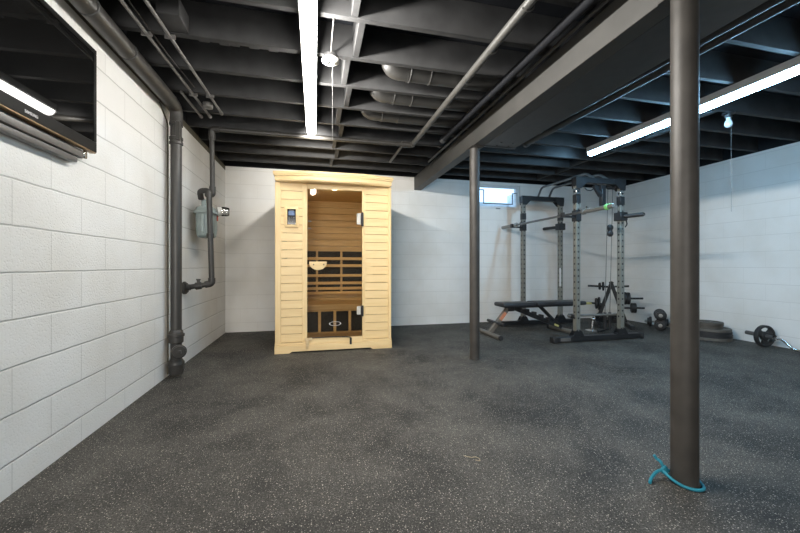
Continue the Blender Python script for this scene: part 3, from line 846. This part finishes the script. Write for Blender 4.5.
MB().box((-.100, SY0 - .040, .036), (-.070, SY0 - .020, .155), .006, 2).box((-.11, SY0 - .042, .135), (-.03, SY0 - .019, .162), .005).build('pale_bracket', 'wood_in', sa)
# control panel
cpn = MB().box((-.325, SY0 - .022, 1.385), (-.180, SY0 + .002, 1.615), .010, 2).build('control_panel', 'wood', sa)
scp = MB().box((-.296, SY0 - .026, 1.415), (-.206, SY0 - .018, 1.585), .003).build('keypad', 'black_gloss', cpn)
MB().box((-.283, SY0 - .0275, 1.515), (-.219, SY0 - .0255, 1.566), .001).build('display', 'lcd', cpn)
k_ = MB()
for r_ in range(4):
    for cc in range(3):
        k_.box((-.282 + cc * .026, SY0 - .0275, 1.432 + r_ * .019), (-.272 + cc * .026, SY0 - .0255, 1.440 + r_ * .019))
k_.box((-.276, SY0 - .0275, 1.570), (-.228, SY0 - .0255, 1.577))
k_.build('button_marks', 'conduit', cpn)
# interior
yb = SY1 - .04
hb = MB(); hb.box((SX0 + .10, yb - .014, .56), (SX1 - .10, yb - .001, 1.165)); hb.build('back_heater', 'heater', sa)
for z in (.555, .618, .694, .800, .940, 1.040):
    MB().box((SX0 + .09, yb - .060, z), (SX1 - .09, yb - .040, z + .040), .004).build('back_slat', 'wood', sa)
for x in (SX0 + .10, .012, .352, SX1 - .13): MB().box((x, yb - .040, .55), (x + .03, yb - .014, 1.17), .003).build('slat_support', 'wood_in', sa)
pb = MB()
for k in range(5): pb.box((SX0 + .052, 4.62 + k * .110, .435), (SX1 - .052, 4.62 + k * .110 + .104, .465), .004)
pb.box((SX0 + .052, 4.615, .400), (SX1 - .052, 4.640, .466), .004)
pb.build('bench', 'wood_in', sa)
MB().box((SX0 + .06, 4.70, .11), (SX1 - .06, 4.71, .40)).build('leg_heater', 'heater', sa)
gr = MB()
gr.box((SX0 + .055, 4.64, .10), (SX1 - .055, 4.67, .110), .003); gr.box((SX0 + .055, 4.64, .375), (SX1 - .055, 4.67, .40), .003)
for k in range(7):
    x = SX0 + .08 + k * .192
    gr.box((x, 4.645, .110), (x + .035, 4.665, .375), .003)
gr.build('bench_grill', 'wood', sa)
sl_ = MB().lathe((.22, 4.20, 1.88), (0, 0, -1), [(0, .05), (.010, .05), (.02, .035), (.024, 0)], 24).build('added_lamp_dome', 'porcelain', sa)  # added dome, tucked out of view above the door header
ld = bpy.data.lights.new('cabin_fill', 'POINT'); ld.energy = 4.6; ld.color = (1.0, .86, .64); ld.shadow_soft_size = .04  # added point lamp that lifts the cabin interior
lo = bpy.data.objects.new('cabin_fill', ld); COL.objects.link(lo); lo.parent = sa; lo.location = (0, -.50, 1.83)
MB().box((SX0 + .051, 4.40, 1.0), (SX0 + .07, 4.9, 1.4)).build('side_heater', 'heater', sa)

# ------------------------------------------------------------------ power rack
RX0, RX1, RY0, RY1, RH = 3.235, 3.925, 3.85, 5.11, 2.080
rk = thing('power_rack', 'grey and black power rack standing over the weight bench', 'power rack', (3.6, 4.5, 0))
U = .031
def upright(x, y):
    b = MB()
    b.box((x - U, y - U, .07), (x + U, y + U, RH - .03), .004)
    h = b.mark()
    z = .30
    while z < 1.98:
        h.cyl((x, y - U - .0012, z), (x, y + U + .0012, z), 0.0125, n=10)
        h.cyl((x - U - .0012, y, z), (x + U + .0012, y, z), .0125, n=10)
        z += .076
    b.paint(1)
    o = b.build('upright', ('rack_grey', 'black_plastic'), rk)
    if y < 4.5:
        MB().box((x - U - .003, y - U - .003, 1.75), (x + U + .003, y + U + .003, 1.86), .003).build('sleeve', 'black_metal', o)
        MB().box((x - U - .001, y - U - .001, 1.86), (x + U + .001, y + U + .001, 1.94), .003).build('bright_sleeve', 'chrome', o)
    else:
        MB().box((x - U - .003, y - U - .003, 1.70), (x + U + .003, y + U + .003, 1.80), .003).build('sleeve', 'black_metal', o)
    return o
ROWX = {RY0: (3.215, 3.885), RY1: (3.262, 3.950)}
ups = {(i, j): upright(ROWX[y][i], y) for i in (0, 1) for j, y in enumerate((RY0, RY1))}
MB().box((3.950 - U - .0025, RY1 - U - .0025, .62), (3.950 - .012, RY1 - U + .01, .92)).build('height_sticker', 'white', ups[(1, 1)])
for j, y in ((0, RY0), (1, RY1)):
    RX0, RX1 = ROWX[y]
    b = MB()
    b.box((2.85, y - .035, .012), (4.22, y + .035, .075), .004)
    o = b.build('base_rail', 'black_metal', rk)
    for x in (2.855, 4.17): MB().box((x, y - .04, 0), (x + .05, y + .04, .08), .006).build('rubber_foot', 'rubber', o)
    for x in (RX0, RX1):
        g = MB()
        for s in (-1, 1):
            for dy in (-U - .006, U):
                g.prism([(x + s * U * .9, y + dy, .07), (x + s * .085, y + dy, .072), (x + s * .045, y + dy, .14), (x + s * U * .2, y + dy, .16)], (0, .006, 0))
        g.box((x - .085, y - U - .002, .070), (x + .085, y + U + .002, .084), .002)
        g.box((x - U - .005, y - U - .005, .075), (x + U + .005, y + U + .005, .14), .003)
        g.build('gusset', 'black_metal', rk)
    t_ = MB()
    t_.box((RX0 - U - .006, y - .037, RH - .072), (RX1 + U + .006, y + .037, RH), .004)
    t_.build('top_beam', 'black_metal', rk)
    for x, s in ((RX0, 1), (RX1, -1)):
        g = MB()
        g.box((x - .038, y - .036, RH - .115), (x + .040, y + .036, RH - .001), .003)
        for dy in (-.043, .037):
            g.prism([(x - s * .042, y + dy, RH), (x + s * .125, y + dy, RH), (x + s * .115, y + dy, RH - .07), (x + s * .036, y + dy, RH - .145), (x - s * .034, y + dy, RH - .145), (x - s * .042, y + dy, RH - .06)], (0, .006, 0))
        g.build('top_gusset', 'black_metal', rk)
MB().box((2.955, RY0 - .0362, .022), (3.10, RY0 - .0352, .066)).build('rail_label', 'conduit', rk)
RX0, RX1 = ROWX[RY0]
# pull-up bars
for dx, nm in ((3.495, 'a'), (3.70, 'b')):
    MB().tube([(dx - .005, RY0 + .01, RH - .005), (dx - .02, RY0 + .13, RH + .095), (dx + .02, RY1 - .12, RH + .125), (dx + .035, RY1 - .0, RH - .01)], .016, 12, .06).build('pull_up_bar', 'dark_steel', rk)
hg = MB().box((3.572, RY0 - .028, 1.68), (3.632, RY0 + .028, RH - .085), .004)
hg.bar((3.477, RY0, RH - .09), (3.577, RY0, 1.86), .05, .04, (0, 1, 0))
hg.build('drop_arm', 'black_metal', rk)
MB().tube([(3.32, RY0 - .02, 1.945), (3.33, RY0 - .04, 1.915), (3.38, RY0 - .05, 1.905), (3.425, RY0 - .05, 1.935)], .007, 8, .02).build('accessory_hook', 'black_metal', rk)
for x in (3.735, 3.812):
    MB().cyl((x, RY0 + .05, 1.99), (x, RY0 + .10, .30), .0045, n=6).build('pulley_cable', 'dark_steel', rk)
    MB().cyl((x, RY0 + .10, .12), (x, RY0 + .10, .34), .018, n=12).build('cable_weight', 'black_metal', rk)
MB().ball((3.778, RY0 + .06, 1.462), .043, (1, .8, 1)).ball((3.778, RY0 + .06, 1.385), .043, (1, .8, 1)).cyl((3.778, RY0 + .06, 1.47), (3.778, RY0 + .06, 1.38), .028).build('cable_stopper', 'rubber', rk)
for x in (3.735, 3.812):
    MB().lathe((x - .01, RY0 + .035, 1.985), (1, 0, 0), [(0, .030), (.006, .024), (.014, .024), (.02, .030)], 18).build('pulley', 'black_plastic', rk)
# plate pegs pointing out of the rack
def peg(x, y, s, z, L):
    b = MB().box((x - .055, y - .06, z - .055), (x + .055, y + .06, z + .055), .006)
    b.build('peg_bracket', 'black_metal', rk)
    ex = x + (.10 if s < 0 else -.03)
    MB().tube([(x + .01, y + s * .05, z), (ex, y + s * (.05 + L), z + .004)], .027, 16).ball((ex, y + s * (.05 + L), z + .004), .0275).build('plate_peg', 'rubber', rk)
peg(RX1, RY0, -1, 1.60, .18)
peg(ROWX[RY1][1], RY1, 1, 1.60, .33)
MB().tube([(RX1 + .03, RY0 - .05, 1.56), (RX1 + .05, RY0 - .055, 1.50), (RX1 + .02, RY0 - .05, 1.46)], .008, 8, .03).build('peg_pin', 'black_metal', rk)
# j hooks under the barbell
for y in (RY0, RY1):
    RX0 = ROWX[y][0]
    b = MB()
    b.box((RX0 - U - .01, y - U - .012, 1.52), (RX0 + U + .004, y + U + .012, 1.66), .004)
    b.box((RX0 - .205, y - .03, 1.565), (RX0 - U, y + .03, 1.585), .003)
    b.box((RX0 - .215, y - .03, 1.565), (RX0 - .195, y + .03, 1.625), .003)
    b.build('bar_hook', 'black_metal', rk)
RX0 = ROWX[RY0][0]
# low steel crossbar
MB().cyl((RX0 - .09, RY0 + .05, .325), (RX1 + .03, RY0 + .05, .318), .015, n=14).build('safety_rod', 'steel', rk)
MB().box((RX0 - .05, RY0 + .0, .295), (RX0 + .05, RY0 + .10, .345), .005).build('rod_bracket', 'black_metal', rk)

# ------------------------------------------------------------------ barbell on the hooks
BX, BZ = 3.09, 1.602
ba = thing('barbell', 'long steel barbell racked on the hooks of the power rack', 'barbell', (BX, 4.3, BZ))
ba.rotation_euler = (0, 0, 0)
bz0, bz1 = 1.600, 1.604
MB().cyl((BX, 3.60, BZ), (BX, 5.02, BZ), .0145, n=16).build('shaft', 'dark_steel', ba)
for a, b in ((3.60, 3.15), (5.02, 5.46)):
    s = 1 if b > a else -1
    slv = MB().lathe((BX, a, BZ), (0, s, 0), [(0, .026), (.002, .036), (.030, .036), (.032, .0255), (abs(b - a) - .004, .0255), (abs(b - a), .022)], 24).build('sleeve', 'steel', ba)
gc = MB().lathe((BX, 3.215, BZ), (0, 1, 0), [(0, .026), (.002, .033), (.036, .033), (.038, .026)], 20)
gc.box((BX + .02, 3.216, BZ + .02), (BX + .042, 3.250, BZ + .036), .004)
gc.build('collar_clip', 'green', ba)['label'] = 'bright green collar clip'
MB().cyl((BX, 3.52, BZ + .03), (BX, 3.545, BZ + .045), .012).build('inner_clip', 'chrome', ba)

# ------------------------------------------------------------------ adjustable bench
be = thing('weight_bench', 'adjustable black padded weight bench with taupe legs inside the rack', 'weight bench', (3.1, 4.46, 0))
yc = 4.46
def pad(x0, x1, z0, z1, n): return MB().box((x0, yc - .145, z0), (x1, yc + .145, z1), .022, 3).build(n, 'vinyl', be)
pad(2.47, 2.965, .392, .450, 'seat_pad'); bp_ = pad(2.985, 3.78, .398, .452, 'back_pad')
MB().box((3.74, yc - .135, .404), (3.87, yc + .12, .432), .004).build('yellow_strip', 'yellow', be)
MB().bar((2.62, yc, .385), (2.335, yc, .045), .06, .05, (1, 0, 1), .004).build('front_leg', 'bench_grey', be)
MB().box((2.595, yc - .045, .33), (2.69, yc + .045, .395), .008).build('leg_bracket', 'black_metal', be)
MB().bar((2.558, yc - .001, .312), (2.478, yc - .001, .217), .064, .046, (1, 0, 1)).build('warning_sticker', 'orange', be)
fb = MB().cyl((2.325, 4.83, .030), (2.315, 4.15, .030), .030, n=18).build('front_foot', 'bench_grey', be)
for y in (4.84, 4.125): MB().cyl((2.32, y, .0305), (2.32, y + .03, .0305), .0305, n=18, bev=.004).build('foot_cap', 'rubber', fb)
MB().cyl((2.43, 4.70, .175), (2.43, 4.24, .175), .020, n=14).build('roller_bar', 'black_metal', be)
sp = MB().bar((2.70, yc, .372), (3.46, yc, .075), .05, .06, (0, 0, 1), .004)
lad = sp
for k in range(5):
    f = .12 + k * .15
    p = Vector((2.70 + .76 * f, yc, .372 - .297 * f))
    lad.box((p.x - .02, yc - .04, p.z + .0), (p.x + .018, yc + .04, p.z + .062), .004)
lad.build('notched_spine', 'black_metal', be)
MB().bar((3.10, yc, .395), (3.42, yc, .10), .05, .035, (0, 0, 1), .003).build('support_strut', 'black_metal', be)
MB().bar((2.66, yc, .383), (3.7, yc, .390), .07, .025, (0, 0, 1), .003).build('pad_frame', 'black_metal', be)
rf = MB().cyl((3.50, 4.16, .032), (3.50, 4.76, .032), .032, n=18).build('rear_foot', 'bench_grey', be)
for y in (4.11, 4.75): MB().cyl((3.50, y, .033), (3.50, y + .055, .033), .033, n=18, bev=.004).build('foot_cap', 'rubber', rf)
MB().bar((3.33, yc - .03, .122), (3.40, yc - .03, .094), .006, .028, (0, 0, 1)).build('caution_sticker', 'yellow', be)

# chrome loading pin behind the bench
lp = thing('loading_pin', 'small chrome loading pin standing on the floor behind the bench', 'loading pin', (3.98, 4.45, 0))
MB().lathe((3.98, 4.45, 0), (0, 0, 1), [(0, .09), (.008, .09), (.014, .075), (.02, .03)], 24).build('foot', 'chrome', lp)
MB().tube([(3.98, 4.45, .01), (4.0, 4.45, .17)], .016, 12).ball((4.0, 4.45, .175), .035).build('stem', 'chrome', lp)
tag(MB().tube([(3.95, 4.30, .018), (4.35, 4.50, .018)], .018, 12).build('black_bar', 'black_metal', base=(4.1, 4.4, 0)), 'short black bar lying on the floor beyond the chrome loading pin', 'bar')

# ------------------------------------------------------------------ weight tree
tx, ty = 4.68, 4.82
wt = thing('plate_tree', 'black A-frame weight plate tree behind the right side of the rack', 'plate tree', (tx, ty, 0))
fm = MB()
fm.bar((tx + .01, ty, .70), (tx - .20, ty, .06), .05, .05, (0, 1, 0), .004)
fm.bar((tx - .01, ty, .70), (tx + .20, ty, .06), .05, .05, (0, 1, 0), .004)
fm.build('frame', 'black_metal', wt)
bs = MB()
for s in (-1, 1): bs.box((tx + s * .22 - .03, ty - .42, 0), (tx + s * .22 + .03, ty + .30, .055), .006)
bs.box((tx - .22, ty - .03, .035), (tx + .22, ty + .03, .08), .004)
bs.build('base', 'black_metal', wt)
pegs = ((-1, .615, .29), (-1, .335, .26), (1, .62, .20), (1, .43, .33), (1, .28, .30))
for s, z, L in pegs:
    xx = tx + s * (.02 + .21 * (.70 - z) / .64)
    MB().cyl((xx, ty, z), (xx + s * L, ty, z + .012), .016, n=12, bev=.003).build('peg', 'black_metal', wt)

def plate_mb(r, th, holes=0, bore=.026):
    """disc with axis along X centred on the origin, rim lip, hub, optional three grip holes"""
    m_ = MB()
    h = th / 2
    if holes == 0:
        m_.lathe((0, 0, 0), (1, 0, 0), [(-h * .55, bore), (-h * .85, bore + .004), (-h * .85, r * .30), (-h * .35, r * .34), (-h * .35, r * .80), (-h, r * .84), (-h, r - .004), (-h + .004, r),
                                        (h - .004, r), (h, r - .004), (h, r * .84), (h * .35, r * .80), (h * .35, r * .34), (h * .85, r * .30), (h * .85, bore + .004), (h * .55, bore), (-h * .55, bore)], 40, False)
    else:
        m_.lathe((0, 0, 0), (1, 0, 0), [(-h, r * .84), (-h, r - .005), (-h + .005, r), (h - .005, r), (h, r - .005), (h, r * .84), (h * .5, r * .78), (-h * .5, r * .78), (-h, r * .84)], 44, False)
        m_.lathe((0, 0, 0), (1, 0, 0), [(-h, bore), (-h, r * .36), (-h * .6, r * .42), (h * .6, r * .42), (h, r * .36), (h, bore), (-h, bore)], 32, False)
        for k in range(3):
            a0 = PI / 2 + PI / 3 + k * 2 * PI / 3
            poly = []
            for j in range(9):
                a = a0 - .36 + .72 * j / 8; poly.append((-h * .6, r * .80 * math.cos(a), r * .80 * math.sin(a)))
            for j in range(9):
                a = a0 + .52 - 1.04 * j / 8; poly.append((-h * .6, r * .38 * math.cos(a), r * .38 * math.sin(a)))
            m_.prism(poly, (h * 1.2, 0, 0))
    return m_
GT = 'plates on the plate tree'
small = tag(plate_mb(.072, .022, bore=.0165).build('weight_plate', 'rubber'), 'small black plate on the upper left peg of the tree, inner one', 'weight plate', GT)
small.location = (tx - .115, ty, .621)
o = small.copy(); COL.objects.link(o); o.location = (tx - .165, ty, .623); o.scale = (1.3, .8, .8)
o['label'] = 'smallest black plate on the upper left peg of the tree, outer one'
mid = tag(plate_mb(.108, .026, bore=.0165).build('weight_plate', 'rubber'), 'black plate on the lower left peg of the tree, inner one', 'weight plate', GT)
mid.location = (tx - .175, ty, .337)
o = mid.copy(); COL.objects.link(o); o.location = (tx - .215, ty, .338); o.scale = (1, .82, .82)
o['label'] = 'black plate on the lower left peg of the tree, smaller outer one'
o = small.copy(); COL.objects.link(o); o.location = (tx + .125, ty, .625); o['label'] = 'small black plate on the upper right peg of the tree'
for k, (dx, lab) in enumerate(((.10, 'inner'), (.145, 'second'), (.19, 'third'), (.235, 'outer'))):
    o = mid.copy(); COL.objects.link(o); o.location = (tx + dx, ty, .436); o.scale = (1.5, .90 + .04 * (3 - k), .90 + .04 * (3 - k))
    o['label'] = 'big black plate on the middle right peg of the tree, %s of four' % lab
for dx, lab in ((.290, 'inner'), (.326, 'outer')):
    o = mid.copy(); COL.objects.link(o); o.location = (tx + dx, ty, .287); o.scale = (1.2, .72, .72)
    o['label'] = 'black plate on the lower right peg of the tree, %s one' % lab
# two small plates leaning at the foot of the tree
for dx, lab in ((-.17, 'left'), (.03, 'right')):
    o = small.copy(); COL.objects.link(o); o.location = (tx + dx, ty - .115, .128); o.rotation_euler = (0, math.radians(-14), PI / 2); o.scale = (2.0, 1.05, 1.05)
    o['label'] = 'small round black plate set low in front of the tree, %s of two' % lab
    MB().cyl((tx + dx, ty - .18, .128), (tx + dx, ty, .128), .014, n=10).build('front_peg', 'black_metal', wt)
    MB().bar((tx + dx, ty, .06), (tx + dx, ty, .15), .03, .03, (1, 0, 0)).build('front_peg_post', 'black_metal', wt)

TA = math.radians(-36)
wt.rotation_euler = (0, 0, TA)
for o in list(COL.objects):
    if o.name.startswith('weight_plate'):
        d = Vector((o.location.x - tx, o.location.y - ty, 0)); d.rotate(Matrix.Rotation(TA, 3, 'Z'))
        o.location = (tx + d.x, ty + d.y, o.location.z); o.rotation_euler.z += TA

# ------------------------------------------------------------------ flat stack of plates by the right wall
GS = 'plates stacked flat by the right wall'
px_, py_ = 5.075, 3.61
z = 0.0
big = None
for mname, lab, th in (('iron', 'large pale grey plate at the bottom of the flat stack', .036), ('rubber', 'large black plate, second from bottom of the flat stack', .038),
                       ('rubber', 'large black plate, third from bottom of the flat stack', .038), ('iron', 'large grey plate, fourth from bottom of the flat stack', .036),
                       ('taupe_iron', 'smaller brown grey plate just below the top of the flat stack', .040), ('taupe_iron', 'smaller brown grey plate on top of the flat stack', .040)):
    r = .212 if z < .145 else .158
    dx = random.uniform(-.006, .006)
    o = plate_mb(r, th).build('weight_plate', mname)
    o.rotation_euler = (0, PI / 2, 0)
    o.location = (px_ + dx - (.05 if r < .2 else 0), py_ + random.uniform(-.008, .008), z + th / 2)
    tag(o, lab, 'weight plate', GS)
    z += th + .0005

# ------------------------------------------------------------------ curl bar with one plate at the right wall
ez = thing('curl_bar', 'bent chrome and black curl bar lying along the right wall', 'curl bar', (5.16, 3.1, .128))
pz = .128
ax0 = Vector((5.19, 3.285, pz + .012)); ax1 = Vector((5.15, 2.935, pz - .004))
dirn = (ax1 - ax0).normalized()
MB().cyl(ax0, ax0 + dirn * .30, .0245, n=18, bev=.003).build('sleeve', 'dark_steel', ez)
MB().cyl(ax0 + dirn * .30, ax0 + dirn * .335, .036, n=6).build('collar', 'chrome', ez)
s0 = ax0 + dirn * .33
MB().tube([s0, s0 + dirn * .05, (5.135, 2.80, .035), (5.14, 2.70, .030), (5.16, 2.60, .065), (5.16, 2.42, .065), (5.12, 2.31, .03), (5.11, 2.21, .027)], .0145, 12, .03).build('zigzag_shaft', 'chrome', ez)
MB().cyl((5.11, 2.22, .0265), (5.08, 1.97, .0265), .0245, n=16).build('far_sleeve', 'dark_steel', ez)
epl = tag(plate_mb(.128, .045, holes=3, bore=.025).build('weight_plate', 'rubber'), 'black three-grip plate standing upright on the curl bar', 'weight plate')
epl.location = ax0 + dirn * .20
epl.rotation_euler = (0, 0, math.atan2(dirn.y, dirn.x))

# ------------------------------------------------------------------ dumbbells by the right wall
def dumbbell(loc, axis_z, label, tilt=0):
    d = thing('dumbbell', label, 'dumbbell', loc, 'dumbbells on the floor by the right wall')
    d.rotation_euler = (0, tilt, axis_z)
    def loc_build(mb, n, m): 
        o = mb.build(n, m); o.parent = d; return o
    loc_build(MB().cyl((-.170, 0, 0), (.170, 0, 0), .014, n=14), 'handle', 'steel')
    for s in (-1, 1):
        loc_build(MB().lathe((s * .075, 0, 0), (s, 0, 0), [(0, .030), (.004, .072), (.008, .076), (.030, .076), (.034, .070), (.036, .055), (.060, .055), (.063, .03)], 26), 'weight_head', 'rubber')
        loc_build(MB().lathe((s * .140, 0, 0), (s, 0, 0), [(0, .026), (.016, .026), (.018, .018)], 12), 'spin_lock', 'steel')
    return d
ang = math.atan2(4.22, 5.02)
dumbbell((5.045, 4.285, .077), ang, 'black dumbbell end-on to the camera, underneath the topmost one')
dumbbell((5.01, 4.26, .229), ang + .06, 'topmost black dumbbell of the small pile by the wall')
dumbbell((5.235, 4.49, .077), ang + PI / 2, 'black dumbbell lying crosswise behind the small dumbbell pile')

# ------------------------------------------------------------------ rope and scraps on the floor
rp = thing('rope', 'teal blue rope tied loosely round the foot of the front post', 'rope', (1.6, 1.25, 0))
loop = []
cx, cy = 1.606, 1.25
for k in range(40):
    a = 2 * PI * k / 40
    r = .066 + .010 * max(0, math.cos(a - 2.55)) ** 2 + .006 * math.sin(3 * a)
    loop.append((cx + r * math.cos(a), cy + r * math.sin(a), .0075 + .03 * max(0, math.cos(a - 2.55)) ** 3))
MB().tube(loop, .0065, 10, closed=True).build('loop', 'rope', rp)
K = Vector((1.545, 1.292, .040))
kn = MB()
kn.tube([K + Vector((.012 * math.cos(2 * PI * j / 12), .004 * math.sin(4 * PI * j / 12), .014 * math.sin(2 * PI * j / 12))) for j in range(12)], .0065, 8, closed=True)
kn.ball(K, .012)
kn.build('knot', 'rope', rp)
MB().tube([K, K + Vector((-.010, .012, .035)), (1.532, 1.318, .075), (1.524, 1.325, .092)], .0065, 10, .02).build('upper_end', 'rope', rp)
MB().tube([K, (1.508, 1.300, .034), (1.465, 1.290, .012), (1.440, 1.272, .0075)], .0065, 10, .02).build('lower_end', 'rope', rp)
tag(MB().tube([(.735, 1.68, .002), (.755, 1.665, .002), (.765, 1.655, .002), (.785, 1.66, .002), (.80, 1.64, .002), (.795, 1.615, .002), (.775, 1.63, .002)], .0015, 6, .01).build('string', 'tan', base=(.9, 1.63, 0)),
    'short curl of tan string lying on the open floor', 'string')
